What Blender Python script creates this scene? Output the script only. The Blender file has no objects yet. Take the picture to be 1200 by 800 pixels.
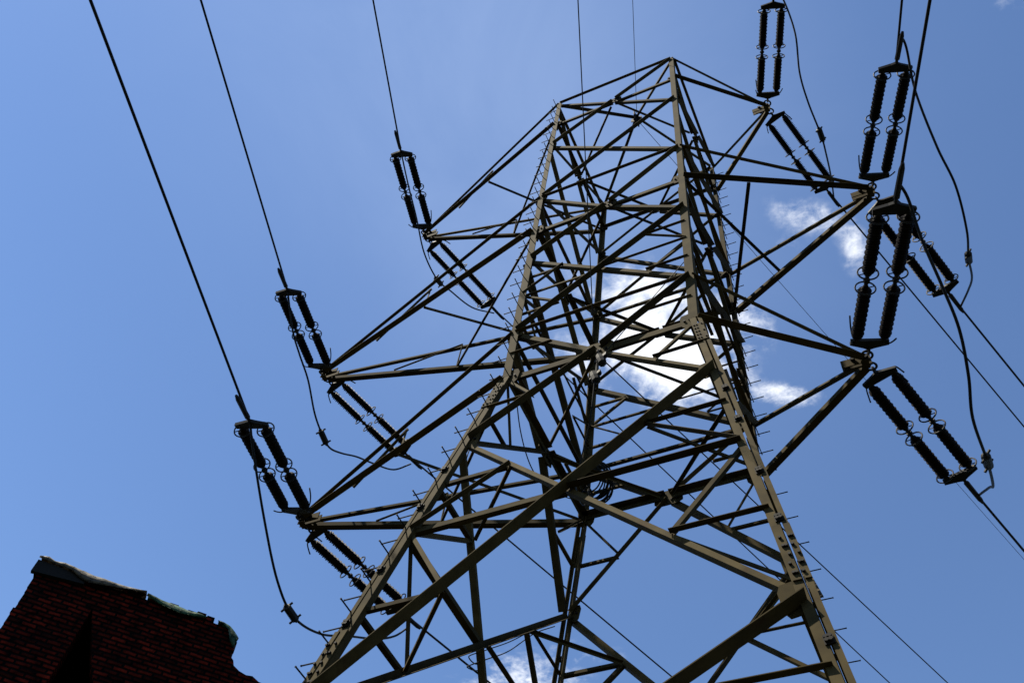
import bpy, bmesh, math, random
from mathutils import Vector, Matrix
random.seed(7)
SC = bpy.context.scene
COL = SC.collection
V = Vector

# ------------------------------------------------------------------ camera
CAM = V((2.926, -7.603, 1.6))
R = ((0.90348435, 0.4149065, 0.10755751), (-0.29634086, 0.78596616, -0.5426226), (-0.30967421, 0.45837735, 0.83306188))
cd = bpy.data.cameras.new('camera')
cam = bpy.data.objects.new('camera', cd)
COL.objects.link(cam)
cam.matrix_world = Matrix.Translation(CAM) @ Matrix(((R[0][0], -R[1][0], -R[2][0]), (R[0][1], -R[1][1], -R[2][1]), (R[0][2], -R[1][2], -R[2][2]))).to_4x4()
cd.sensor_width = 36
cd.lens = 36 * 1151.68 / 1200
cd.clip_start = 0.05
cd.clip_end = 6000
SC.camera = cam

# ------------------------------------------------------------------ light
SUN_EL, SUN_AZ = math.radians(61), math.radians(-132)
sv = V((math.sin(SUN_AZ) * math.cos(SUN_EL), math.cos(SUN_AZ) * math.cos(SUN_EL), math.sin(SUN_EL)))
ld = bpy.data.lights.new('sun', 'SUN')
ld.energy = 5.0
ld.angle = math.radians(0.53)
ld.color = (1, 0.92, 0.76)
sun = bpy.data.objects.new('sun', ld)
COL.objects.link(sun)
sun.rotation_euler = sv.to_track_quat('Z', 'Y').to_euler()
sun.location = (0, 0, 60)

wd = bpy.data.worlds.new('World')
SC.world = wd
wd.use_nodes = True
wn, wl = wd.node_tree.nodes, wd.node_tree.links
bg = wn['Background']
sky = wn.new('ShaderNodeTexSky')
sky.sky_type = 'NISHITA'
sky.sun_disc = False
sky.sun_elevation = SUN_EL
sky.sun_rotation = SUN_AZ
sky.air_density = 1.0
sky.dust_density = 0.1
sky.ozone_density = 2.0
SKY = 0.08
bg.inputs[1].default_value = SKY


def node(t, **k):
    n = wn.new(t)
    for a, b in k.items():
        setattr(n, a, b)
    return n


def mth(op, a, b=None, c=None, clamp=False):
    n = node('ShaderNodeMath', operation=op, use_clamp=clamp)
    for i, x in enumerate((a, b, c)):
        if x is None:
            continue
        if isinstance(x, (int, float)):
            n.inputs[i].default_value = x
        else:
            wl.new(x, n.inputs[i])
    return n.outputs[0]


# clouds: a flat layer high above, addressed by where a sky direction meets it
tc = node('ShaderNodeTexCoord')
sp = node('ShaderNodeSeparateXYZ')
wl.new(tc.outputs['Generated'], sp.inputs[0])
dz = mth('MAXIMUM', sp.outputs[2], 0.05)
cx, cy = mth('DIVIDE', sp.outputs[0], dz), mth('DIVIDE', sp.outputs[1], dz)
cb = node('ShaderNodeCombineXYZ')
wl.new(cx, cb.inputs[0])
wl.new(cy, cb.inputs[1])


def noise(scale, detail, rough, dist=0.0, off=(0, 0, 0)):
    mp = node('ShaderNodeMapping')
    mp.inputs['Location'].default_value = off
    wl.new(cb.outputs[0], mp.inputs[0])
    n = node('ShaderNodeTexNoise')
    wl.new(mp.outputs[0], n.inputs['Vector'])
    n.inputs['Scale'].default_value = scale
    n.inputs['Detail'].default_value = detail
    n.inputs['Roughness'].default_value = rough
    n.inputs['Distortion'].default_value = dist
    return n.outputs[0]


# x, y, half length, half width, turn, strength: the cumulus behind the tower and the wisps round it
CLOUDS = [(-0.205, 0.605, 0.085, 0.050, 0.9, 0.95), (-0.215, 0.665, 0.070, 0.040, 0.5, 0.85), (-0.180, 0.545, 0.045, 0.030, 0.9, 0.5), (-0.105, 0.622, 0.04, 0.025, 0.9, 0.55),
          (-0.085, 0.742, 0.040, 0.017, 0.45, 0.52), (0.002, 0.518, 0.045, 0.020, 0.6, 0.42), (0.036, 0.575, 0.016, 0.036, 0.2, 0.36), (-0.03, 0.545, 0.02, 0.015, 0.6, 0.26),
          (-0.62, 1.14, 0.10, 0.07, 0.4, 0.44), (-0.50, 1.10, 0.06, 0.03, 0.4, 0.28), (0.232, 0.371, 0.022, 0.010, 0.5, 0.32), (-0.32, 0.60, 0.05, 0.04, 0.5, 0.20), (-0.26, 0.48, 0.04, 0.03, 0.5, 0.14)]
tot = None
for x, y, a, b, th, s in CLOUDS:
    dx, dy = mth('SUBTRACT', cx, x), mth('SUBTRACT', cy, y)
    c_, s_ = math.cos(th), math.sin(th)
    u = mth('ADD', mth('MULTIPLY', dx, c_ / a), mth('MULTIPLY', dy, s_ / a))
    v = mth('ADD', mth('MULTIPLY', dx, -s_ / b), mth('MULTIPLY', dy, c_ / b))
    r2 = mth('ADD', mth('MULTIPLY', u, u), mth('MULTIPLY', v, v))
    g = mth('MULTIPLY', mth('POWER', 2.718, mth('MULTIPLY', r2, -1.0)), s)
    tot = g if tot is None else mth('ADD', tot, g)
n1 = noise(14, 8, 0.62, 0.3)
n2 = noise(42, 6, 0.65, 0.2, (3, 1, 0))
nn = mth('ADD', mth('MULTIPLY', mth('SUBTRACT', n1, 0.5), 3.0), mth('MULTIPLY', mth('SUBTRACT', n2, 0.5), 1.7))
den = mth('ADD', tot, mth('MULTIPLY', nn, mth('MINIMUM', mth('MULTIPLY', tot, 2.2), 0.7)))
mr = node('ShaderNodeMapRange', interpolation_type='SMOOTHSTEP', clamp=True)
mr.inputs['From Min'].default_value = 0.12
mr.inputs['From Max'].default_value = 1.08
wl.new(den, mr.inputs['Value'])
mix = node('ShaderNodeMix', data_type='RGBA')
wl.new(mr.outputs[0], mix.inputs[0])
tint = node('ShaderNodeMix', data_type='RGBA', blend_type='MULTIPLY')
tint.inputs[0].default_value = 1.0
wl.new(sky.outputs[0], tint.inputs[6])
tint.inputs[7].default_value = (0.86, 0.965, 1.10, 1)
vx, vy = mth('SUBTRACT', cx, -0.26), mth('SUBTRACT', cy, 0.24)
vr = mth('ADD', mth('MULTIPLY', mth('MULTIPLY', vx, vx), 14.0), mth('MULTIPLY', mth('MULTIPLY', vy, vy), 6.0))
veil = mth('MULTIPLY', mth('POWER', 2.718, mth('MULTIPLY', vr, -1.0)), mth('ADD', mth('MULTIPLY', noise(3.0, 6, 0.6, 0.6, (5, 2, 0)), 0.45), 0.02))
vm = node('ShaderNodeMix', data_type='RGBA')
wl.new(veil, vm.inputs[0])
wl.new(tint.outputs[2], vm.inputs[6])
vm.inputs[7].default_value = (0.30 / SKY, 0.38 / SKY, 0.545 / SKY, 1)
wl.new(vm.outputs[2], mix.inputs[6])
mix.inputs[7].default_value = (0.62 / SKY, 0.635 / SKY, 0.66 / SKY, 1)
wl.new(mix.outputs[2], bg.inputs[0])

SC.view_settings.view_transform = 'Standard'
SC.view_settings.look = 'None'
SC.view_settings.exposure = 1.05
SC.view_settings.gamma = 1.0


# ------------------------------------------------------------------ materials
def material(name, base, rough=0.6, metal=0.0, vary=0.25, scale=6.0, rust=None, rust_amt=0.5, bump=0.0, spec=0.3):
    m = bpy.data.materials.new(name)
    m.use_nodes = True
    N, L = m.node_tree.nodes, m.node_tree.links
    p = N['Principled BSDF']
    p.inputs['Roughness'].default_value = rough
    p.inputs['Metallic'].default_value = metal
    p.inputs['Specular IOR Level'].default_value = spec
    g = N.new('ShaderNodeNewGeometry')
    t = N.new('ShaderNodeTexNoise')
    t.inputs['Scale'].default_value = scale
    t.inputs['Detail'].default_value = 6
    L.new(g.outputs['Position'], t.inputs['Vector'])
    r = N.new('ShaderNodeValToRGB')
    r.color_ramp.elements[0].position = 0.3
    r.color_ramp.elements[1].position = 0.7
    r.color_ramp.elements[0].color = tuple(c * (1 - vary) for c in base) + (1,)
    r.color_ramp.elements[1].color = tuple(min(1, c * (1 + vary)) for c in base) + (1,)
    L.new(t.outputs[0], r.inputs[0])
    out = r.outputs[0]
    if rust:
        t2 = N.new('ShaderNodeTexNoise')
        t2.inputs['Scale'].default_value = 3.1
        t2.inputs['Detail'].default_value = 9
        t2.inputs['Roughness'].default_value = 0.7
        L.new(g.outputs['Position'], t2.inputs['Vector'])
        r2 = N.new('ShaderNodeValToRGB')
        r2.color_ramp.elements[0].position = 0.68 - 0.2 * rust_amt
        r2.color_ramp.elements[1].position = 0.80 - 0.2 * rust_amt
        r2.color_ramp.elements[0].color = (0, 0, 0, 1)
        r2.color_ramp.elements[1].color = (0.8, 0.8, 0.8, 1)
        L.new(t2.outputs[0], r2.inputs[0])
        mx = N.new('ShaderNodeMix')
        mx.data_type = 'RGBA'
        L.new(r2.outputs[0], mx.inputs[0])
        L.new(out, mx.inputs[6])
        mx.inputs[7].default_value = tuple(rust) + (1,)
        out = mx.outputs[2]
    L.new(out, p.inputs['Base Color'])
    if bump:
        b = N.new('ShaderNodeBump')
        b.inputs['Strength'].default_value = bump
        b.inputs['Distance'].default_value = 0.02
        L.new(t.outputs[0], b.inputs['Height'])
        L.new(b.outputs[0], p.inputs['Normal'])
    return m


def vary_bars(m):
    """every bar was galvanised and weathered on its own: a different tone per object"""
    N, L = m.node_tree.nodes, m.node_tree.links
    p = N['Principled BSDF']
    src = p.inputs['Base Color'].links[0].from_socket
    oi = N.new('ShaderNodeObjectInfo')
    mr_ = N.new('ShaderNodeMapRange')
    mr_.inputs['To Min'].default_value = 0.62
    mr_.inputs['To Max'].default_value = 1.30
    L.new(oi.outputs['Random'], mr_.inputs['Value'])
    mx = N.new('ShaderNodeMix')
    mx.data_type = 'RGBA'
    mx.blend_type = 'MULTIPLY'
    mx.inputs[0].default_value = 1
    L.new(src, mx.inputs[6])
    L.new(mr_.outputs[0], mx.inputs[7])
    L.new(mx.outputs[2], p.inputs['Base Color'])


STEEL = material('galvanised_steel', (0.041, 0.0305, 0.0122), 0.8, 0.0, 0.32, 5.0, (0.028, 0.015, 0.007), 0.5, spec=0.06)
vary_bars(STEEL)
BOLT = material('bolt_steel', (0.008, 0.007, 0.006), 0.7, 0.0, 0.3, 20, spec=0.08)
PORC = material('insulator_brown', (0.008, 0.0055, 0.0045), 0.6, 0.0, 0.3, 8, spec=0.06)
FIT = material('fitting_steel', (0.014, 0.013, 0.012), 0.6, 0.0, 0.3, 15, spec=0.1)
WIRE = material('aged_conductor', (0.012, 0.012, 0.012), 0.7, 0.0, 0.2, 10, spec=0.08)
CABLE = material('black_cable', (0.009, 0.009, 0.009), 0.6, 0.0, 0.2, 10, spec=0.1)
SHEET = material('pale_plastic_sheet', (0.055, 0.045, 0.03), 0.6, 0.0, 0.35, 5, bump=0.5)
TARP = material('green_tarpaulin', (0.004, 0.040, 0.014), 0.6, 0.0, 0.5, 9, bump=0.5)
CONC = material('dark_concrete', (0.004, 0.0035, 0.003), 0.9, 0.0, 0.4, 5, bump=0.4)
GROUND = material('dry_earth_and_scrub', (0.016, 0.018, 0.009), 0.95, 0.0, 0.5, 0.6, bump=0.3)


def brick_material():
    m = bpy.data.materials.new('old_red_brick')
    m.use_nodes = True
    N, L = m.node_tree.nodes, m.node_tree.links
    p = N['Principled BSDF']
    p.inputs['Roughness'].default_value = 0.95
    p.inputs['Specular IOR Level'].default_value = 0.05
    uv = N.new('ShaderNodeUVMap')
    uv.uv_map = 'wall'
    b = N.new('ShaderNodeTexBrick')
    tw = N.new('ShaderNodeTexNoise')
    tw.inputs['Scale'].default_value = 6.0
    tw.inputs['Detail'].default_value = 4
    L.new(uv.outputs[0], tw.inputs['Vector'])
    dm = N.new('ShaderNodeVectorMath')
    dm.operation = 'MULTIPLY_ADD'
    L.new(tw.outputs['Color'], dm.inputs[0])
    dm.inputs[1].default_value = (0.06, 0.035, 0)
    L.new(uv.outputs[0], dm.inputs[2])
    L.new(dm.outputs[0], b.inputs['Vector'])
    b.inputs['Scale'].default_value = 1.0
    b.inputs['Brick Width'].default_value = 0.19
    b.inputs['Row Height'].default_value = 0.064
    b.inputs['Mortar Size'].default_value = 0.02
    b.inputs['Mortar Smooth'].default_value = 0.7
    b.inputs['Bias'].default_value = -0.1
    b.inputs['Color1'].default_value = (0.17, 0.014, 0.006, 1)
    b.inputs['Color2'].default_value = (0.014, 0.003, 0.002, 1)
    b.inputs['Mortar'].default_value = (0.003, 0.0022, 0.002, 1)
    t = N.new('ShaderNodeTexNoise')
    L.new(uv.outputs[0], t.inputs['Vector'])
    t.inputs['Scale'].default_value = 5.0
    t.inputs['Detail'].default_value = 8
    t.inputs['Roughness'].default_value = 0.7
    r = N.new('ShaderNodeValToRGB')
    r.color_ramp.elements[0].position = 0.35
    r.color_ramp.elements[1].position = 0.68
    r.color_ramp.elements[0].color = (0.05, 0.05, 0.05, 1)
    r.color_ramp.elements[1].color = (1, 1, 1, 1)
    L.new(t.outputs[0], r.inputs[0])
    mx = N.new('ShaderNodeMix')
    mx.data_type = 'RGBA'
    mx.blend_type = 'MULTIPLY'
    mx.inputs[0].default_value = 1
    L.new(b.outputs[0], mx.inputs[6])
    L.new(r.outputs[0], mx.inputs[7])
    L.new(mx.outputs[2], p.inputs['Base Color'])
    bp = N.new('ShaderNodeBump')
    bp.inputs['Strength'].default_value = 0.8
    bp.inputs['Distance'].default_value = 0.02
    bp.invert = True
    L.new(b.outputs['Fac'], bp.inputs['Height'])
    L.new(bp.outputs[0], p.inputs['Normal'])
    return m


BRICK = brick_material()


# ------------------------------------------------------------------ helpers
def obj(name, bm, mat, parent=None, smooth=False):
    me = bpy.data.meshes.new(name)
    bm.normal_update()
    bm.to_mesh(me)
    bm.free()
    if mat:
        me.materials.append(mat)
        if mat is STEEL:
            me.materials.append(BOLT)
    if smooth:
        for p in me.polygons:
            p.use_smooth = True
    o = bpy.data.objects.new(name, me)
    COL.objects.link(o)
    if parent:
        o.parent = parent
    return o


def tag(o, label=None, cat=None, group=None, kind=None):
    for k, v in (('label', label), ('category', cat), ('group', group), ('kind', kind)):
        if v:
            o[k] = v
    return o


def hexa(bm, c):
    v = [bm.verts.new(p) for p in c]
    for f in ((0, 3, 2, 1), (4, 5, 6, 7), (0, 1, 5, 4), (1, 2, 6, 5), (2, 3, 7, 6), (3, 0, 4, 7)):
        bm.faces.new([v[i] for i in f])


def bar(bm, p, q, ex, ey, x0, x1, y0, y1):
    """box from p to q, cross-section [x0,x1] along ex by [y0,y1] along ey"""
    c = [b + ex * x + ey * y for b in (p, q) for x, y in ((x0, y0), (x1, y0), (x1, y1), (x0, y1))]
    hexa(bm, c)


def lprof(bm, p, q, e1, e2, w1, w2, t):
    """L-angle from p to q with the heel on the line, flanges along e1 and e2"""
    pts = [(0, 0), (w1, 0), (w1, t), (t, t), (t, w2), (0, w2)]
    a = [bm.verts.new(p + e1 * x + e2 * y) for x, y in pts]
    b = [bm.verts.new(q + e1 * x + e2 * y) for x, y in pts]
    n = 6
    for i in range(n):
        j = (i + 1) % n
        bm.faces.new((a[i], a[j], b[j], b[i]))
    for s in (a, b):
        bm.faces.new((s[0], s[1], s[2], s[3]))
        bm.faces.new((s[0], s[3], s[4], s[5]))


def fix(bm):
    bmesh.ops.recalc_face_normals(bm, faces=bm.faces)


def tube(bm, pts, r, n=8, cap=True):
    pts = [V(p) for p in pts]
    up = V((0, 0, 1))
    prev = None
    rings = []
    for i, p in enumerate(pts):
        d = (pts[min(i + 1, len(pts) - 1)] - pts[max(i - 1, 0)]).normalized()
        if prev is None:
            x = d.cross(up if abs(d.z) < 0.9 else V((1, 0, 0))).normalized()
        else:
            x = (prev - d * prev.dot(d)).normalized()
        prev = x
        y = d.cross(x)
        rr = r[i] if isinstance(r, (list, tuple)) else r
        rings.append([bm.verts.new(p + (x * math.cos(2 * math.pi * k / n) + y * math.sin(2 * math.pi * k / n)) * rr) for k in range(n)])
    for a, b in zip(rings, rings[1:]):
        for k in range(n):
            bm.faces.new((a[k], a[(k + 1) % n], b[(k + 1) % n], b[k]))
    if cap:
        bm.faces.new(rings[0][::-1])
        bm.faces.new(rings[-1])


def spline(pts, m=8):
    pts = [V(p) for p in pts]
    P = [pts[0] * 2 - pts[1]] + pts + [pts[-1] * 2 - pts[-2]]
    out = []
    for i in range(1, len(P) - 2):
        a, b, c, d = P[i - 1], P[i], P[i + 1], P[i + 2]
        for k in range(m):
            t = k / m
            out.append(0.5 * (2 * b + (c - a) * t + (2 * a - 5 * b + 4 * c - d) * t * t + (3 * b - a - 3 * c + d) * t ** 3))
    out.append(pts[-1])
    return out


def bolt_head(bm, p, n, r=0.02, h=0.022):
    n = n.normalized()
    x = n.orthogonal().normalized()
    y = n.cross(x)
    ring = [[bm.verts.new(p + n * z + (x * math.cos(k * math.pi / 3) + y * math.sin(k * math.pi / 3)) * r) for k in range(6)] for z in (0, h)]
    for k in range(6):
        bm.faces.new((ring[0][k], ring[0][(k + 1) % 6], ring[1][(k + 1) % 6], ring[1][k])).material_index = 1
    bm.faces.new(ring[1]).material_index = 1


# ------------------------------------------------------------------ ground
gb = bmesh.new()
bmesh.ops.create_circle(gb, cap_ends=True, radius=2500, segments=96)
tag(obj('ground', gb, GROUND), kind='structure')

# ------------------------------------------------------------------ the tower
Z = dict(t=22.655, l1=21.445, a=20.214, u2=17.72, l2=16.426, b=15.378, u3=13.216, l3=12.104, p4=10.595, h4=8.847, p5=6.597, h5=5.2, p6=3.5, g=0.0)
RATIO = 1.013


def half(z):
    return 1.301 if z >= Z['l3'] else 1.301 + (Z['l3'] - z) * 0.1534


SGN = {'A': (1, -1), 'B': (-1, -1), 'C': (-1, 1), 'D': (1, 1)}
FACES = {'AB': ('A', 'B', V((0, -1, 0))), 'BC': ('B', 'C', V((-1, 0, 0))), 'CD': ('C', 'D', V((0, 1, 0))), 'DA': ('D', 'A', V((1, 0, 0)))}


def N(c, z):
    h = half(z)
    return V((SGN[c][0] * h, SGN[c][1] * h * RATIO, z))


tower = bpy.data.objects.new('lattice_tower', None)
COL.objects.link(tower)
tag(tower, 'tall grey steel lattice tower with three crossarms on each side', 'power tower')


def member(name, p, q, n, w, layer=1, low=True, t=None, parent=tower, mat=STEEL, cut=0.0, w2=None):
    """L-angle lying on the face with outward normal n; layer 1 outside the leg flange, -1 inside it.
    The standing flange points the same way; low puts it on the lower edge."""
    p, q = V(p), V(q)
    w *= 0.62 if name in ('diagonal_brace', 'horizontal_strut') and min(p.z, q.z) < 10.7 else 0.66
    d = (q - p).normalized()
    if cut:
        p, q = p + d * cut, q - d * cut
    n = (n - d * n.dot(d)).normalized()
    u = d.cross(n).normalized()
    if u.z < 0:
        u = -u
    t = t or max(0.007, w * 0.1)
    w2 = w2 or w
    if layer > 0:
        w2 *= 1.3
        if name == 'diagonal_brace' and min(p.z, q.z) < 10.0:
            w2 *= 1.12 if abs(n.y) > 0.5 else 0.7
            w *= 0.8 if abs(n.y) > 0.5 else 0.65
    elif name == 'diagonal_brace' and min(p.z, q.z) < 10.7:
        w *= 0.62 if n.y < -0.5 else 0.95
    e1 = u if low else -u
    heel = -e1 * (w / 2)
    o = n * (0.013 if layer > 0 else -0.012)
    bm = bmesh.new()
    lprof(bm, p + heel + o, q + heel + o, e1, n * (1 if layer > 0 else -1), w, w2, t)
    fix(bm)
    return obj(name, bm, mat, parent)


def plate(name, c, n, ax, lx, ly, t=0.012, off=0.0, parent=tower, bolts=0, mat=STEEL, shape=None):
    """gusset with its own outline, in the face with normal n, long side along ax"""
    n = n.normalized()
    ax = (ax - n * ax.dot(n)).normalized()
    ay = n.cross(ax)
    out = shape or [(-0.5, -0.32), (-0.3, -0.5), (0.3, -0.5), (0.5, -0.32), (0.5, 0.32), (0.3, 0.5), (-0.3, 0.5), (-0.5, 0.32)]
    bm = bmesh.new()
    a = [bm.verts.new(c + ax * (x * lx) + ay * (y * ly) + n * off) for x, y in out]
    b = [bm.verts.new(c + ax * (x * lx) + ay * (y * ly) + n * (off + t)) for x, y in out]
    bm.faces.new(a[::-1])
    bm.faces.new(b)
    for i in range(len(a)):
        j = (i + 1) % len(a)
        bm.faces.new((a[i], a[j], b[j], b[i]))
    for k in range(bolts):
        x = (k // 2 + 0.5) / max(1, bolts / 2) - 0.5
        y = 0.2 if k % 2 else -0.2
        for s, o in ((1, off + t), (-1, off)):
            bolt_head(bm, c + ax * (x * lx * 0.8) + ay * (y * ly) + n * o, n * s, 0.017)
    fix(bm)
    return obj(name, bm, mat, parent)


def sq(*_):
    return [(-0.5, -0.5), (0.5, -0.5), (0.5, 0.5), (-0.5, 0.5)]


# legs: one angle above the waist, two back to back below it
legs = {}
for c in 'ABCD':
    sx, sy = SGN[c]
    bm = bmesh.new()
    ex, ey = V((-sx, 0, 0)), V((0, -sy, 0))
    for z0, z1, w, t in ((Z['l2'] - 0.4, Z['t'] + 0.03, 0.098, 0.012), (Z['l3'] - 0.35, Z['l2'] - 0.4, 0.118, 0.015)):
        k = V((sx * 0.035, sy * 0.035, 0))
        lprof(bm, N(c, z0) * 1 + k if z0 >= Z['l3'] else N(c, Z['l3']) + k, N(c, z1) + k, ex, ey, w, w, t)
    for side in (1, -1):
        gap = 0.010
        wl_ = 0.078 if side == 1 else 0.046
        e1 = ex * side
        segs = [(Z['l3'] + 0.02, Z['p5'] + 0.5), (Z['p5'] + 0.5, 0.0)]
        for za, zb in segs:
            p, q = N(c, za), N(c, zb)
            sh = e1 * (gap + wl_) + V((sx * 0.012, sy * 0.03, 0))
            lprof(bm, q + sh, p + sh, -e1, ey, wl_, 0.075 if side == 1 else 0.045, 0.012)
    # the top angle runs on into the double section
    fix(bm)
    legs[c] = obj('leg', bm, STEEL, tower)

LEGN = V((0, -1, 0.15)).normalized()
for c in 'ABCD':
    sx, sy = SGN[c]
    n = V((0, sy, 0.15)).normalized()
    for z in (10.0, 9.3, 8.3, 7.55, 6.1, 5.4, 4.7):
        d = (N(c, z) - N(c, z - 1)).normalized()
        plate('batten_plate', N(c, z) + V((sx * 0.012, sy * 0.03, 0)), n, d, 0.085, 0.07, 0.012, 0.003, legs[c], 4, BOLT, sq())
    # splices: a lower one with two rows of big bolts and one at the waist
    d = (N(c, 7.3) - N(c, 6.3)).normalized()
    base = V((sx * 0.012, sy * 0.03, 0))
    for s, w in ((1, 0.066), (-1, 0.050)):
        bm = bmesh.new()
        p, q = N(c, 6.75) + base, N(c, 7.45) + base
        e1 = V((-sx * s, 0, 0))
        m_ = d.cross(e1).normalized()
        if m_.dot(n) < 0:
            m_ = -m_
        bar(bm, p, q, e1, m_, 0.012, 0.012 + w, 0.002, 0.018)
        for i in range(6):
            f = 0.10 + 0.16 * i
            for g in (0.027, 0.051) if s == 1 else (0.022, 0.043):
                if (i * 2 + (g > 0.035) + s) % 3 == 0 or i == 5:
                    continue
                bolt_head(bm, p.lerp(q, f) + e1 * g + m_ * 0.018, m_, 0.0135, 0.022)
        fix(bm)
        obj('splice_plate', bm, STEEL, legs[c])
    bm = bmesh.new()
    p, q = N(c, 11.35) + base, N(c, 11.85) + base
    bar(bm, p, q, V((-sx, 0, 0)), n, -0.05, 0.085, 0.003, 0.017)
    for i in range(5):
        for g in (-0.03, 0.03, 0.062)[i % 2:]:
            bolt_head(bm, p.lerp(q, 0.1 + 0.2 * i) + V((-sx * g, 0, 0)) + n * 0.017, n, 0.011, 0.016)
    fix(bm)
    obj('splice_plate', bm, STEEL, legs[c])

# step bolts on two opposite legs, a pair at every rung
bm = bmesh.new()
tube(bm, [(0, 0, 0), (0.0, 0, 0.19)], 0.0075, 6)
tube(bm, [(0.0, 0, 0.186), (0.0, 0, 0.194)], 0.010, 6)
sb0 = obj('step_bolt', bm, BOLT, legs['B'])
first = True
for c in 'BD':
    sx, sy = SGN[c]
    z = 2.9
    k = 0
    while z < 22.4:
        for ax in ((sx, 0, 0), (0, sy, 0)):
            o = sb0 if first else sb0.copy()
            if not first:
                COL.objects.link(o)
            first = False
            o.parent = legs[c]
            zz = z + (0.0 if ax[0] else 0.2)
            j = V((0.035 * sx, 0.035 * sy, 0)) if zz > Z['l3'] else V((sx * 0.055, sy * 0.03, 0))
            o.location = N(c, zz) + j
            o.rotation_euler = V(ax).to_track_quat('Z', 'Y').to_euler()
        z += 0.42

# face bracing
for f, (c1, c2, n) in FACES.items():
    tilt = V((n.x, n.y, 0.0))

    def mid(z):
        return (N(c1, z) + N(c2, z)) / 2

    def at(c, z):
        return N(c, z)

    def strut(za, w, name='horizontal_strut', split=True, low=False, layer=-1):
        if split:
            for c in (c1, c2):
                member(name, at(c, za), mid(za), n, w, layer, low, cut=0.03)
        else:
            member(name, at(c1, za), at(c2, za), n, w, layer, low, cut=0.03)

    # panels whose diagonals meet on a strut
    for zt, zm, zb, wd_, ws in ((Z['t'], Z['l1'], Z['a'], 0.085, 0.10), (Z['u2'], Z['l2'], Z['b'], 0.10, 0.13), (Z['u3'], Z['l3'], Z['p4'], 0.12, 0.15)):
        m = mid(zm)
        for za in (zt, zb):
            up = 1 if za == zt else -1
            member('diagonal_brace', at(c1, za), m, n, wd_, up, True, cut=0.05)
            member('diagonal_brace', at(c2, za), m, n, wd_, -up, True, cut=0.05)
        strut(zm, ws, split=True)
        strut(zt, 0.065 if zt < 20 else 0.07, split=False, layer=1, low=True)
        s = 0.30 if zm > 15 else 0.36
        plate('gusset_plate', m, n, V((0, 0, 1)).cross(n), s * 1.15, s * 0.8, 0.014, -0.001, bolts=8)
    # plain crosses
    member('diagonal_brace', at(c1, Z['a']), at(c2, Z['u2']), n, 0.09, 1, True, cut=0.04)
    member('diagonal_brace', at(c2, Z['a']), at(c1, Z['u2']), n, 0.10, -1, True, cut=0.04)
    for zt, zb, wd_ in ((Z['b'], Z['u3'], 0.11), (Z['p4'], Z['p5'], 0.145), (Z['p5'], Z['p6'], 0.15)):
        member('diagonal_brace', at(c1, zb), at(c2, zt), n, wd_ * 0.92, -1, True, cut=0.04)
        member('diagonal_brace', at(c2, zb), at(c1, zt), n, wd_, 1, True, cut=0.04)
    # redundant members that steady the legs and the long diagonals
    for zt, zb, w, name in ((Z['b'], Z['u3'], 0.05, 'panel_stiffener'), (Z['p4'], Z['p5'], 0.07, 'secondary_brace'), (Z['p5'], Z['p6'], 0.075, 'secondary_brace')):
        ht, hb = half(zt), half(zb)
        k = ht / (ht + hb)
        zx = zt + (zb - zt) * k
        X = mid(zx)
        for c, o in ((c1, c2), (c2, c1)):
            ly = 1 if c == c1 else -1
            member('horizontal_strut', at(c, zx), X, n, w * (1.5 if zb < 10 else 0.9), ly, True, cut=0.03)
            for zc in (zt, zb):
                mm = (at(c, zc) + X) / 2
                zq = (zc + zx) / 2
                member(name, mm, at(c, zx), n, w, 1 if zc == zt else -1, True, cut=0.02)
                member(name, mm, at(c, zq), n, w, ly, True, cut=0.02)
    zt, zb = Z['l3'], Z['p4']
    for c in (c1, c2):
        mm = (at(c, zb) + mid(zt)) / 2
        member('secondary_brace', mm, at(c, zt), n, 0.055, -1, True, cut=0.02)
        member('secondary_brace', mm, at(c, (zt + zb) / 2), n, 0.055, 1, True, cut=0.02)
        mm = (at(c, Z['u3']) + mid(zt)) / 2
        member('secondary_brace', mm, at(c, (zt + Z['u3']) / 2), n, 0.05, 1, True, cut=0.02)

# hip braces that tie neighbouring faces together at the redundant nodes
order = ['AB', 'BC', 'CD', 'DA']
for i, f in enumerate(order):
    g = order[(i + 1) % 4]
    c = FACES[f][1]

    def rn(face, zt, zb, zc):
        c1, c2, _ = FACES[face]
        k = half(zt) / (half(zt) + half(zb))
        zx = zt + (zb - zt) * k
        return (N(c, zc) + (N(c1, zx) + N(c2, zx)) / 2) / 2
    for zt, zb in ((Z['p4'], Z['p5']), (Z['p5'], Z['p6'])):
        for zc in (zt, zb):
            member('hip_brace', rn(f, zt, zb, zc), rn(g, zt, zb, zc), V((0, 0, 1)), 0.07, -1, True, cut=0.02)
# lowest panel to the footings
for f, (c1, c2, n) in FACES.items():
    member('diagonal_brace', N(c1, 0.1), (N(c1, Z['p6']) + N(c2, Z['p6'])) / 2, n, 0.13, -1, True)
    member('diagonal_brace', N(c2, 0.1), (N(c1, Z['p6']) + N(c2, Z['p6'])) / 2, n, 0.13, 1, True)
    member('horizontal_strut', N(c1, Z['p6']), N(c2, Z['p6']), n, 0.13, -1, True)

# plan bracing: a diamond between the middles of the four faces at each crossarm level
ring = 'ABCD'
for zm in (Z['l1'], Z['l2'], Z['l3']):
    mids = [(N(ring[i], zm) + N(ring[(i + 1) % 4], zm)) / 2 for i in range(4)]
    for i in range(4):
        member('plan_brace', mids[i], mids[(i + 1) % 4], V((0, 0, 1)), 0.07, -1, True, cut=0.12)

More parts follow.
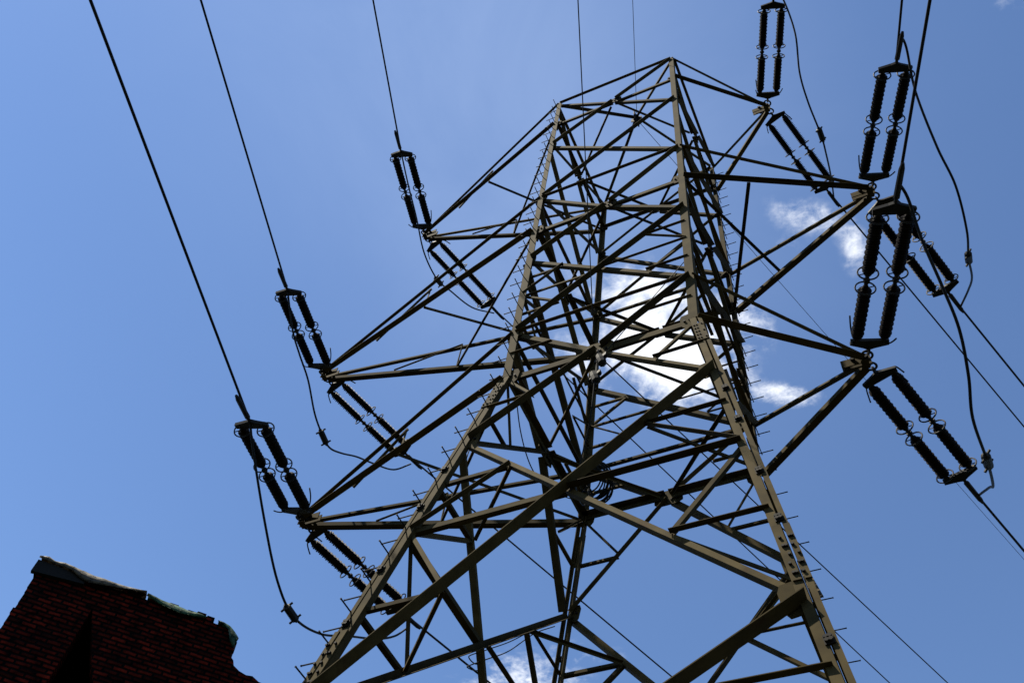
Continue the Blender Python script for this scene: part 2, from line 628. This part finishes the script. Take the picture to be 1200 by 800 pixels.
# gussets on the legs
for c in 'ABCD':
    for z, s in ((Z['l1'], 0.2), (Z['a'], 0.18), (Z['u2'], 0.2), (Z['l2'], 0.26), (Z['b'], 0.2), (Z['u3'], 0.22), (Z['l3'], 0.30), (Z['p4'], 0.28), (Z['p5'], 0.32)):
        sx, sy = SGN[c]
        d = (N(c, z) - N(c, z - 0.5)).normalized()
        plate('leg_gusset', N(c, z) + V((-sx * s * 0.36, 0, 0)), V((0, sy, 0)), d, s, s * 0.55, 0.010, 0.0, bolts=2)
        if z < 12.2:
            continue
        plate('leg_gusset', N(c, z) + V((0, -sy * s * 0.36, 0)), V((sx, 0, 0)), d, s, s * 0.55, 0.010, 0.0, bolts=2)

# earth-wire peak
PEAK = V((0, 0, 23.865))
for c in 'ABCD':
    member('peak_brace', N(c, Z['t']), PEAK, V((0, 0, 1)), 0.09, -1, True, cut=0.03)
plate('peak_plate', PEAK + V((0, 0, -0.14)), V((1, 0, 0)), V((0, 1, 0)), 0.34, 0.34, 0.02, -0.01, bolts=4, mat=FIT)
plate('peak_plate', PEAK + V((0, 0, -0.15)), V((0, 1, 0)), V((1, 0, 0)), 0.26, 0.22, 0.02, -0.01, bolts=4, mat=FIT)

# ------------------------------------------------------------------ crossarms
STR = {
 'T1': ((-5.125, 0.000, 21.445), (-4.343, -2.272, 20.575), (-4.445, 2.093, 21.260)),
 'T2': ((-6.278, 0.000, 16.426), (-5.539, -2.146, 15.750), (-5.603, 2.078, 16.266)),
 'T3': ((-5.297, 0.000, 12.104), (-4.516, -2.269, 11.442), (-4.652, 1.986, 11.920)),
 'R1': ((2.834, 0.000, 21.445), (3.530, -2.021, 21.210), (3.431, 1.838, 20.768)),
 'R2': ((3.944, 0.000, 16.426), (4.670, -2.107, 15.743), (4.631, 2.113, 16.266)),
 'R3': ((3.050, 0.000, 12.104), (3.810, -2.207, 11.638), (3.739, 2.119, 11.953)),
}
UP = {'1': 't', '2': 'u2', '3': 'u3'}
for k, (tip, _, _) in STR.items():
    left = k[0] == 'T'
    tip = V(tip)
    zl, zu = Z['l' + k[1]], Z[UP[k[1]]]
    cs = ('B', 'C') if left else ('A', 'D')
    sx = -1 if left else 1
    wlow = {'1': 0.095, '2': 0.115, '3': 0.115}[k[1]]
    bm = bmesh.new()
    # tip: two side plates and a short cross plate that carries the links
    for s in (-1, 1):
        bar(bm, tip + V((-sx * 0.30, s * 0.03, 0)), tip + V((sx * 0.06, s * 0.03, 0)), V((0, 1, 0)), V((0, 0, 1)), -0.007, 0.007, -0.06, 0.085)
    bar(bm, tip + V((-sx * 0.02, -0.07, 0)), tip + V((-sx * 0.02, 0.07, 0)), V((1, 0, 0)), V((0, 0, 1)), -0.045, 0.045, -0.075, -0.062)
    for s in (-1, 1):
        bolt_head(bm, tip + V((0, s * 0.038, 0)), V((0, s, 0)), 0.04, 0.05)
        bolt_head(bm, tip + V((-sx * 0.15, s * 0.038, 0.03)), V((0, s, 0)), 0.03, 0.04)
    fix(bm)
    arm = obj('cross_arm', bm, STEEL, tower)
    for c in cs:
        sy = SGN[c][1]
        n = V((0, sy, 0))
        lo, up = N(c, zl), N(c, zu)
        tl, tu = tip + V((-sx * 0.05, sy * 0.04, 0)), tip + V((-sx * 0.05, sy * 0.04, 0.08))
        member('lower_chord', lo, tl, n, wlow, 1, True, parent=arm)
        member('upper_chord', up, tu, n, wlow * 0.62, 1, True, parent=arm)
        if left:
            ml, mu = lo.lerp(tl, 0.5), up.lerp(tu, 0.5)
            member('arm_post', ml, mu, n, 0.045, -1, True, parent=arm)
            member('arm_diagonal', lo.lerp(tl, 0.74), mu, n, 0.05, -1, True, parent=arm)
            bm = bmesh.new()
            d = (tl - lo).normalized()
            s0 = lo.lerp(tl, 0.66)
            bar(bm, s0 - d * 0.22, s0 + d * 0.22, n, V((0, 0, 1)), 0.030, 0.042, -0.04, 0.04)
            for i in range(4):
                bolt_head(bm, s0 + d * (-0.16 + 0.107 * i) + n * 0.042, n, 0.016)
            fix(bm)
            obj('chord_splice', bm, STEEL, arm)
    lo1, lo2 = N(cs[0], zl), N(cs[1], zl)
    if k != 'R1' and k != 'R3':
        f = 0.5 if left else 0.36
        tc1, tc2 = (tip + V((-sx * 0.05, SGN[c][1] * 0.04, 0)) for c in cs)
        member('plan_brace', lo1, lo2.lerp(tc2, f), V((0, 0, 1)), 0.065, -1, True, parent=arm)
        member('plan_brace', lo2, lo1.lerp(tc1, f), V((0, 0, 1)), 0.08, -1, True, parent=arm)

# ------------------------------------------------------------------ insulator strings
LS = 2.27


def shed_profile(L):
    pr = [(0.0, 0.025), (0.03, 0.045), (0.06, 0.048)]
    n = int((L - 0.12) / 0.036)
    for i in range(n):
        z = 0.06 + (L - 0.12) * i / n
        s = (L - 0.12) / n
        rr = 0.078 if i % 2 else 0.070
        pr += [(z + 0.05 * s, 0.052), (z + 0.36 * s, rr), (z + 0.50 * s, rr), (z + 0.70 * s, 0.052)]
    pr += [(L - 0.06, 0.038), (L - 0.03, 0.038), (L, 0.025)]
    return pr


def lathe_mesh(pr, n=14):
    bm = bmesh.new()
    rings = [[bm.verts.new((z, r * math.cos(2 * math.pi * k / n), r * math.sin(2 * math.pi * k / n))) for k in range(n)] for z, r in pr]
    for a, b in zip(rings, rings[1:]):
        for k in range(n):
            bm.faces.new((a[k], b[k], b[(k + 1) % n], a[(k + 1) % n]))
    bm.faces.new(rings[0])
    bm.faces.new(rings[-1][::-1])
    fix(bm)
    return bm


def torus(bm, c, ax, R_, r, n=20, m=6, squash=1.0):
    ax = ax.normalized()
    x = ax.orthogonal().normalized()
    y = ax.cross(x)
    pts = [c + x * math.cos(2 * math.pi * k / n) * R_ + y * math.sin(2 * math.pi * k / n) * R_ * squash for k in range(n)]
    rings = []
    for k in range(n):
        d = (pts[k] - c).normalized()
        rings.append([bm.verts.new(pts[k] + (d * math.cos(2 * math.pi * j / m) + ax * math.sin(2 * math.pi * j / m)) * r) for j in range(m)])
    for k in range(n):
        a, b = rings[k], rings[(k + 1) % n]
        for j in range(m):
            bm.faces.new((a[j], a[(j + 1) % m], b[(j + 1) % m], b[j]))


X0, U, G = 0.31, 0.84, 0.13           # first rod starts, rod length, gap at the middle joint
SEP = 0.160                            # half the distance between the two rods


def make_string():
    root = bpy.data.objects.new('insulator_string', None)
    COL.objects.link(root)
    for y in (-SEP, SEP):
        for i in range(2):
            xs = X0 + i * (U + G)
            o = obj('insulator_rod', lathe_mesh(shed_profile(U)), PORC, root)
            o.location = (xs, y, 0)
            for end in ((1,) if i == 0 else (0, 1)):
                bm = bmesh.new()
                xr = U - 0.045 if end else 0.045
                torus(bm, V((xr, 0, 0)), V((1, 0, 0)), 0.115, 0.010)
                for a in (0.3, 0.3 + math.pi):
                    tube(bm, [(xr, 0.04 * math.cos(a), 0.04 * math.sin(a)), (xr, 0.11 * math.cos(a), 0.11 * math.sin(a))], 0.007, 5)
                fix(bm)
                obj('grading_ring', bm, FIT, o)
        bm = bmesh.new()
        tube(bm, [(X0 + U - 0.02, y, 0), (X0 + U + G + 0.02, y, 0)], 0.024, 8)
        tube(bm, [(X0 + U + G / 2 - 0.02, y, 0), (X0 + U + G / 2 + 0.02, y, 0)], 0.04, 8)
        fix(bm)
        obj('rod_coupling', bm, FIT, root)
        # arcing horns at the tower end
        bm = bmesh.new()
        s = 1 if y > 0 else -1
        tube(bm, spline([(X0 - 0.04, y, 0.0), (X0 - 0.02, y + 0.03 * s, 0.09), (X0 + 0.06, y + 0.05 * s, 0.17), (X0 + 0.20, y + 0.07 * s, 0.21)], 4), 0.011, 6)
        tube(bm, spline([(X0 - 0.04, y, 0.0), (X0 - 0.02, y + 0.05 * s, -0.05), (X0 + 0.06, y + 0.08 * s, -0.10), (X0 + 0.13, y + 0.10 * s, -0.13)], 4), 0.010, 6)
        fix(bm)
        obj('arcing_horn', bm, FIT, root)
    xe = X0 + 2 * U + G
    for xa, xb, s in ((X0 - 0.02, X0 - 0.12, 1), (xe + 0.02, xe + 0.12, -1)):
        bm = bmesh.new()
        pr = [(xa + 0.02 * s, SEP + 0.06), (xa - 0.05 * s, SEP + 0.07), (xb, 0.07), (xb - 0.03 * s, 0.0)]
        pts = pr + [(x, -y) for x, y in pr[-2::-1]]
        a = [bm.verts.new((x, y, -0.022)) for x, y in pts]
        b = [bm.verts.new((x, y, 0.022)) for x, y in pts]
        bm.faces.new(a)
        bm.faces.new(b[::-1])
        for i in range(len(a)):
            j = (i + 1) % len(a)
            bm.faces.new((a[i], b[i], b[j], a[j]))
        for y in (-SEP, SEP):
            tube(bm, [(xa - 0.03 * s, y, 0), (xa + 0.035 * s, y, 0)], 0.028, 8)
            bolt_head(bm, V((xa - 0.01 * s, y, 0.022)), V((0, 0, 1)), 0.025, 0.03)
        fix(bm)
        obj('yoke_plate', bm, FIT, root)
    bm = bmesh.new()
    torus(bm, V((0.06, 0, 0)), V((0, 0, 1)), 0.055, 0.016, 16, 6, 1.3)
    torus(bm, V((0.15, 0, 0)), V((0, 1, 0)), 0.055, 0.015, 16, 6)
    fix(bm)
    obj('shackle', bm, FIT, root)
    bm = bmesh.new()
    tube(bm, [(xe + 0.12, 0, 0), (xe + 0.19, 0, 0), (xe + 0.20, 0, 0), (xe + 0.55, 0, 0), (xe + 0.62, 0, 0)], [0.022, 0.022, 0.036, 0.033, 0.018], 8)
    fix(bm)
    obj('tension_clamp', bm, FIT, root)
    return root


def children(o):
    return list(o.children)


def copy_tree(o, parent=None):
    c = o.copy()
    COL.objects.link(c)
    if parent:
        c.parent = parent
        c.matrix_parent_inverse = o.matrix_parent_inverse
    for ch in children(o):
        copy_tree(ch, c)
    return c


WHERE = {'T1': 'topmost left crossarm', 'T2': 'middle left crossarm', 'T3': 'lowest left crossarm', 'R1': 'topmost right crossarm', 'R2': 'middle right crossarm', 'R3': 'lowest right crossarm'}
proto = make_string()
first = True
for k, (tip, e0, e1) in STR.items():
    for i, e in enumerate((e0, e1)):
        o = proto if first else copy_tree(proto)
        first = False
        tip_, e_ = V(tip), V(e)
        d = e_ - tip_
        L = d.length
        x = d.normalized()
        y = V((0, 0, 1)).cross(x).normalized()
        z = x.cross(y)
        s = L / LS
        o.matrix_world = Matrix.Translation(tip_ + x * 0.04) @ Matrix((x, y, z)).transposed().to_4x4() @ Matrix.Diagonal((s, 1, 1, 1))
        tag(o, ('black twin-rod insulator string rising to the frame top from the %s' if i == 0 else 'black twin-rod insulator string slanting down to the right from the %s') % WHERE[k], 'insulator', 'twin-rod insulator strings on the crossarm tips')

# ------------------------------------------------------------------ conductors and earth wires
IN = {'T1': (160.5, -0.09), 'T2': (161.0, -0.09), 'T3': (161.7, -0.09), 'R1': (159.35, -0.09), 'R2': (163.3, -0.09), 'R3': (159.9, -0.09)}
OUT = {'T1': (17.95, 0.035), 'T2': (17.55, 0.035), 'T3': (15.25, 0.035), 'R1': (18.75, 0.035), 'R2': (18.75, 0.035), 'R3': (17.45, 0.035)}


def wire(name, start, az, slope, r, label, cat, group, length=150, mat=WIRE, sag=0.00035):
    az = math.radians(az)
    h = V((math.sin(az), math.cos(az), 0))
    pts, s = [], 0.0
    while s <= length:
        pts.append(V(start) + h * s + V((0, 0, slope * s + sag * s * s)))
        s += 0.5 if s < 6 else (2 if s < 30 else 8)
    bm = bmesh.new()
    tube(bm, pts, r, 8)
    return tag(obj(name, bm, mat, None, True), label, cat, group)


for k in STR:
    wire('power_line', STR[k][1], *IN[k], 0.017, 'black power line from the %s up past the top edge' % WHERE[k], 'power line', 'power lines strung from the tower')
    wire('power_line', STR[k][2], *OUT[k], 0.017, 'black power line from the %s running away down to the right' % WHERE[k], 'power line', 'power lines strung from the tower')
pk = PEAK + V((0, 0, -0.10))
wire('earth_wire', pk + V((0.05, -0.12, 0)), 161.15, -0.081, 0.0065, 'thin earth wire from the tower peak up past the top edge', 'earth wire', 'earth wires of the tower')
wire('earth_wire', pk + V((0.03, 0.12, 0)), 18.05, 0.037, 0.0065, 'thin earth wire from the tower peak running away down to the right', 'earth wire', 'earth wires of the tower')
FX = V((0.0, -1.40, 11.93))
wire('fibre_line', FX + V((0.05, -0.15, 0)), 159.9, -0.083, 0.006, 'thin fibre line from the beam gusset at mid tower up past the top edge', 'cable', 'fibre lines at mid tower')
wire('fibre_line', FX + V((0.05, 0.1, -0.02)), 19.15, 0.037, 0.009, 'thin fibre line passing from the mid-tower beam down behind the near leg', 'cable', 'fibre lines at mid tower')

# ------------------------------------------------------------------ jumpers
JUMP = {
 'T3': [(-4.516, -2.269, 11.442), (-4.525, -1.985, 11.138), (-4.546, -1.319, 10.536), (-4.566, -0.701, 10.070), (-4.582, -0.189, 9.919), (-4.601, 0.403, 10.133), (-4.621, 1.017, 10.598), (-4.640, 1.599, 11.031), (-4.653, 2.031, 11.437), (-4.663, 2.324, 11.848)],
 'T2': [(-5.539, -2.146, 15.750), (-5.546, -1.650, 15.197), (-5.552, -1.291, 14.973), (-5.558, -0.883, 14.766), (-5.565, -0.431, 14.374), (-5.571, -0.047, 14.209), (-5.574, 0.196, 14.198), (-5.579, 0.503, 14.417), (-5.584, 0.868, 14.744), (-5.592, 1.347, 15.100), (-5.600, 1.918, 15.572), (-5.598, 2.35, 16.22)],
 'T1': [(-4.343, -2.272, 20.575), (-4.355, -1.739, 20.096), (-4.369, -1.141, 19.642), (-4.383, -0.564, 19.131), (-4.397, 0.065, 19.083), (-4.409, 0.559, 19.431), (-4.430, 1.457, 20.140), (-4.440, 2.317, 21.22)],
 'R1': [(3.620, -2.136, 21.300), (3.722, -2.010, 21.150), (3.719, -1.530, 20.493), (3.573, -1.002, 19.929), (3.551, -0.519, 19.612), (3.593, 0.120, 19.483), (3.586, 0.561, 19.584), (3.567, 1.338, 20.145), (3.52, 2.12, 20.78)],
 'R2': [(4.808, -2.503, 15.70), (4.848, -2.30, 15.72), (4.777, -1.781, 15.357), (4.795, -1.149, 14.810), (4.869, -0.618, 14.558), (4.867, 0.081, 14.516), (4.836, 0.649, 14.724), (4.899, 1.355, 15.286), (4.90, 2.0, 15.95), (4.76, 2.50, 16.27)],
 'R3': [(3.90, -2.46, 11.61), (3.945, -2.25, 11.58), (3.939, -1.912, 11.280), (3.971, -1.526, 10.894), (3.992, -1.149, 10.609), (3.940, -0.704, 10.388), (3.864, -0.221, 10.293), (3.912, 0.551, 10.451), (3.95, 1.3, 10.85), (3.97, 1.9, 11.45), (3.88, 2.48, 11.96)],
}
WEIGHT = {'T3': 3.9, 'T2': 5.1, 'T1': 4.2, 'R1': 5.0, 'R2': 6.0, 'R3': 7.0}
for k, pts in JUMP.items():
    sp_ = spline(pts, 8)
    bm = bmesh.new()
    tube(bm, sp_, 0.0165, 8)
    j = tag(obj('jumper_cable', bm, CABLE, None, True), 'slack black jumper cable looping below the %s tip' % WHERE[k], 'cable', 'jumper cables under the crossarms')
    i = min(len(sp_) - 2, int(WEIGHT[k] * 8))
    c, d = sp_[i], (sp_[i + 1] - sp_[i - 1]).normalized()
    bm = bmesh.new()
    tube(bm, [c - d * 0.16, c - d * 0.13, c - d * 0.12, c + d * 0.12, c + d * 0.13, c + d * 0.16], [0.02, 0.03, 0.052, 0.052, 0.03, 0.02], 10)
    x = d.orthogonal().normalized()
    for s in (-0.11, 0.11):
        for a in (1, -1):
            bolt_head(bm, c + d * s + x * a * 0.045, x * a, 0.016, 0.045)
    fix(bm)
    obj('jumper_clamp', bm, FIT, j)

# ------------------------------------------------------------------ fibre hardware
bm = bmesh.new()
for dx, dz, dy in ((0.06, -0.12, 0.05), (-0.02, -0.42, 0.08)):
    c = FX + V((dx, dy, dz))
    tube(bm, [c + V((-0.03, 0, 0.11)), c + V((-0.02, 0, 0.08)), c + V((0.01, 0, -0.02)), c + V((0.03, 0, -0.10)), c + V((0.04, 0, -0.12))], [0.02, 0.05, 0.062, 0.055, 0.02], 8)
    bar(bm, c + V((-0.08, 0.02, -0.03)), c + V((0.09, -0.02, 0.04)), V((0, 1, 0)), V((0, 0, 1)), -0.03, 0.03, -0.025, 0.025)
tube(bm, [FX + V((0.02, 0.05, 0.1)), FX + V((0.02, 0.06, -0.5))], 0.02, 6)
fix(bm)
tag(obj('cable_clamp', bm, CABLE), 'black cable clamp hanging under the middle of the lit beam', 'cable clamp')

CB = N('C', 12.75) + V((0.16, -0.12, -0.02))
bm = bmesh.new()
rnd = random.Random(3)
for i in range(11):
    R_ = 0.26 + rnd.uniform(-0.05, 0.05)
    ax = V((rnd.uniform(-0.3, 0.3) + 0.1, 1.0, 0.75 + rnd.uniform(-0.35, 0.35)))
    torus(bm, CB + V((rnd.uniform(-0.04, 0.04), rnd.uniform(-0.08, 0.08), rnd.uniform(-0.04, 0.04))), ax, R_, 0.013, 28, 6, rnd.uniform(0.85, 1.1))
fix(bm)
coil = tag(obj('cable_coil', bm, CABLE), 'coil of spare black cable tied to the rear dark leg', 'cable coil')
bm = bmesh.new()
for z in (-0.26, 0.26):
    torus(bm, CB + V((0, 0, z)), V((1, 0, 0)), 0.075, 0.018, 12, 6)
fix(bm)
obj('coil_tie', bm, FIT, coil)


def fibre(pts, label, r=0.008):
    bm = bmesh.new()
    tube(bm, spline(pts, 8), r, 6)
    tag(obj('fibre_cable', bm, CABLE, None, True), label, 'cable')


fibre([FX + V((0, 0.05, -0.5)), V((-0.15, -1.1, 10.9)), V((-0.7, -0.2, 11.0)), V((-1.1, 0.9, 11.9)), CB + V((0, 0, -0.2))], 'thin slack cable hanging between the mid-tower clamp and the cable coil')


fibre([N('A', 13.75) + V((-0.05, 0.02, 0)), N('A', 13.0).lerp(FX, 0.5) + V((0, 0, 0.25)), FX + V((0.05, 0.05, -0.1))], 'thin taut wire running from the near leg to the mid-tower clamp', 0.006)


def bcp(c, z, f, out=0.06):
    p = N('B', z).lerp(N('C', z), f)
    return p + V((-out, 0, 0))


fibre([bcp('B', 13.1, 0.02), bcp('B', 12.4, 0.14), bcp('B', 11.9, 0.28), bcp('B', 11.7, 0.45), bcp('B', 11.8, 0.6), bcp('B', 12.3, 0.9), CB], 'thin cable sagging inside the left face below the middle arm')
for dz, lab in ((0.0, 'inner thin cable tied along the dark steep brace by the left leg'), (0.14, 'outer thin cable tied along the dark steep brace by the left leg')):
    a, b = N('B', Z['p4']), N('C', Z['p5'])
    P = [N('B', 11.3), a.lerp(b, 0.03), a.lerp(b, 0.16), a.lerp(b, 0.30), a.lerp(b, 0.44)]
    P = [p + V((-0.10, 0.06 + dz * 0.6, 0.02)) for p in P]
    c4, b5 = N('C', Z['p4']), N('B', Z['p5'])
    P += [c4.lerp(b5, t) + V((-0.1, 0, -0.12 - dz)) for t in (0.44, 0.36, 0.26)] + [c4.lerp(b5, t) + V((-0.1, 0, -0.06 - dz * 0.5)) for t in (0.14, 0.03)]
    fibre(P, lab, 0.007)

# ------------------------------------------------------------------ brick building, lower left
BA = V((-7.407, -2.07, 0))
BH = V((0.6997, 0.7144, 0)).normalized()
BN = V((BH.y, -BH.x, 0))


def bp(u, z, w=0.0):
    return BA + BH * u + BN * w + V((0, 0, z))


bld = bpy.data.objects.new('brick_building', None)
COL.objects.link(bld)
bld.location = (0, 0, 0)
tag(bld, 'dark red brick building with a ragged roof edge below the left wires', 'building')
rb = random.Random(11)
left_edge = []
z = 0.0
while z < 9.96:
    left_edge.append((0.075 + (-0.05 if rb.random() < 0.3 else rb.uniform(-0.012, 0.012)), z, min(z + 0.082, 9.96)))
    z += 0.082
outl = []
for u, za, zb in left_edge:
    outl += [(u, za), (u, zb - 0.001)]
outl[0] = (outl[0][0], 0.0)
top = [(-0.02, 9.97), (0.12, 10.0), (0.62, 9.98)]
u = 0.62
while u < 2.2:
    dz_ = rb.choice((0, 0, 0.06, 0.085, 0.075))
    top += [(u + 0.004, 9.98 + dz_), (u + 0.12, 9.98 + dz_)]
    u += 0.125
top += [(2.25, 9.99), (2.26, 10.05), (2.36, 10.05), (2.37, 9.97), (2.66, 9.95), (2.68, 9.86), (2.755, 9.80), (2.735, 9.72), (2.76, 9.64), (2.74, 9.58), (2.80, 9.53), (2.83, 9.46), (2.92, 9.41), (3.02, 9.385), (3.10, 9.40), (3.20, 9.35), (3.4, 9.33), (3.9, 9.31), (3.9, 0.0)]
outl += top
hole = [(0.905, 9.60), (0.89, 8.2), (1.62, 8.2), (1.25, 8.86)]
bm = bmesh.new()
uvl = bm.loops.layers.uv.new('wall')


def loop_edges(pts, w):
    vs = [bm.verts.new(bp(u_, z_, w)) for u_, z_ in pts]
    es = [bm.edges.new((vs[i], vs[(i + 1) % len(vs)])) for i in range(len(vs))]
    return vs, es


rings = {}
for w in (0.0, -0.24):
    vo, eo = loop_edges(outl, w)
    vh, eh = loop_edges(hole, w)
    r = bmesh.ops.triangle_fill(bm, use_beauty=True, use_dissolve=False, edges=eo + eh)
    rings[w] = (vo, vh)
for i in range(2):
    a, b = rings[0.0][i], rings[-0.24][i]
    for j in range(len(a)):
        k = (j + 1) % len(a)
        bm.faces.new((a[j], a[k], b[k], b[j]))
fix(bm)
for f in bm.faces:
    for l in f.loops:
        p = l.vert.co - BA
        w_ = p.dot(BN)
        l[uvl].uv = (p.dot(BH) + w_, p.z)
obj('front_wall', bm, BRICK, bld)


def wall(name, u0, u1, w0, w1, z1):
    bm = bmesh.new()
    uvl = bm.loops.layers.uv.new('wall')
    hexa(bm, [bp(u0, 0, w0), bp(u1, 0, w0), bp(u1, 0, w1), bp(u0, 0, w1), bp(u0, z1, w0), bp(u1, z1, w0), bp(u1, z1, w1), bp(u0, z1, w1)])
    fix(bm)
    for f in bm.faces:
        for l in f.loops:
            p = l.vert.co - BA
            l[uvl].uv = (p.dot(BH) + p.dot(BN), p.z)
    obj(name, bm, BRICK, bld)


wall('side_wall', 0.085, 0.325, -0.243, -4.0, 9.80)
wall('side_wall', 2.38, 2.62, -0.243, -4.0, 9.72)
wall('back_wall', 0.085, 2.62, -4.003, -4.24, 9.72)
bm = bmesh.new()
hexa(bm, [bp(0.33, 9.66, -0.245), bp(2.375, 9.66, -0.245), bp(2.375, 9.66, -3.997), bp(0.33, 9.66, -3.997), bp(0.33, 9.78, -0.245), bp(2.375, 9.78, -0.245), bp(2.375, 9.78, -3.997), bp(0.33, 9.78, -3.997)])
fix(bm)
obj('roof_slab', bm, CONC, bld)
# coping course under the sheet
bm = bmesh.new()
uvl = bm.loops.layers.uv.new('wall')
hexa(bm, [bp(0.0, 9.80, 0.003), bp(0.66, 9.86, 0.003), bp(0.66, 9.86, 0.06), bp(0.0, 9.80, 0.06), bp(0.0, 9.995, 0.003), bp(0.66, 9.97, 0.003), bp(0.66, 9.97, 0.06), bp(0.0, 9.995, 0.06)])
fix(bm)
obj('coping', bm, CONC, bld)


def drape(name, us, tops, bots, label, cat, mat, out=0.03, depth=0.25, seed=1):
    """a sheet lying over the wall top and folded down the front"""
    rr = random.Random(seed)
    bm = bmesh.new()
    rows = []
    for i, u_ in enumerate(us):
        t_, b_ = tops[i], bots[i]
        rows.append([bp(u_, t_ - 0.03, -depth), bp(u_, t_ + 0.03 + rr.uniform(0, 0.03), -depth * 0.5), bp(u_, t_ + rr.uniform(0, 0.02), out * 0.7), bp(u_ + rr.uniform(-0.01, 0.01), (t_ + b_) / 2, out + 0.035 + rr.uniform(-0.012, 0.02)), bp(u_, b_, out + 0.03 + rr.uniform(-0.01, 0.012))])
    vs = [[bm.verts.new(p) for p in r] for r in rows]
    for a, b in zip(vs, vs[1:]):
        for k in range(4):
            bm.faces.new((a[k], b[k], b[k + 1], a[k + 1]))
    bmesh.ops.solidify(bm, geom=bm.faces[:], thickness=0.012)
    bmesh.ops.subdivide_edges(bm, edges=bm.edges[:], cuts=1, smooth=0.6)
    fix(bm)
    return tag(obj(name, bm, mat, None, True), label, cat)


us = [0.0, 0.1, 0.2, 0.32, 0.45, 0.58, 0.72, 0.86, 1.0, 1.14, 1.28, 1.42]
drape('plastic_sheet', us, [10.06, 10.07, 10.05, 10.06, 10.05, 10.05, 10.04, 10.03, 10.03, 10.03, 10.04, 10.05], [10.01, 10.0, 10.0, 9.99, 9.97, 9.91, 9.88, 9.90, 9.94, 9.96, 9.985, 10.02], 'crumpled pale plastic sheet lying along the brick wall top', 'plastic sheet', SHEET, out=0.06, seed=4)
us = [1.44, 1.56, 1.68, 1.8, 1.92, 2.04, 2.16, 2.26]
drape('green_tarp', us, [10.04, 10.04, 10.03, 10.03, 10.02, 10.01, 10.0, 9.99], [9.99, 9.95, 9.93, 9.91, 9.90, 9.92, 9.93, 9.96], 'dark green tarpaulin strip hanging over the middle of the brick wall top', 'tarpaulin', TARP, seed=5)
us = [2.42, 2.50, 2.58, 2.66, 2.74]
drape('green_tarp', us, [9.985, 9.99, 9.97, 9.93, 9.85], [9.975, 9.95, 9.90, 9.74, 9.66], 'bunched green tarpaulin at the right end of the brick wall', 'tarpaulin', TARP, out=0.04, seed=6)
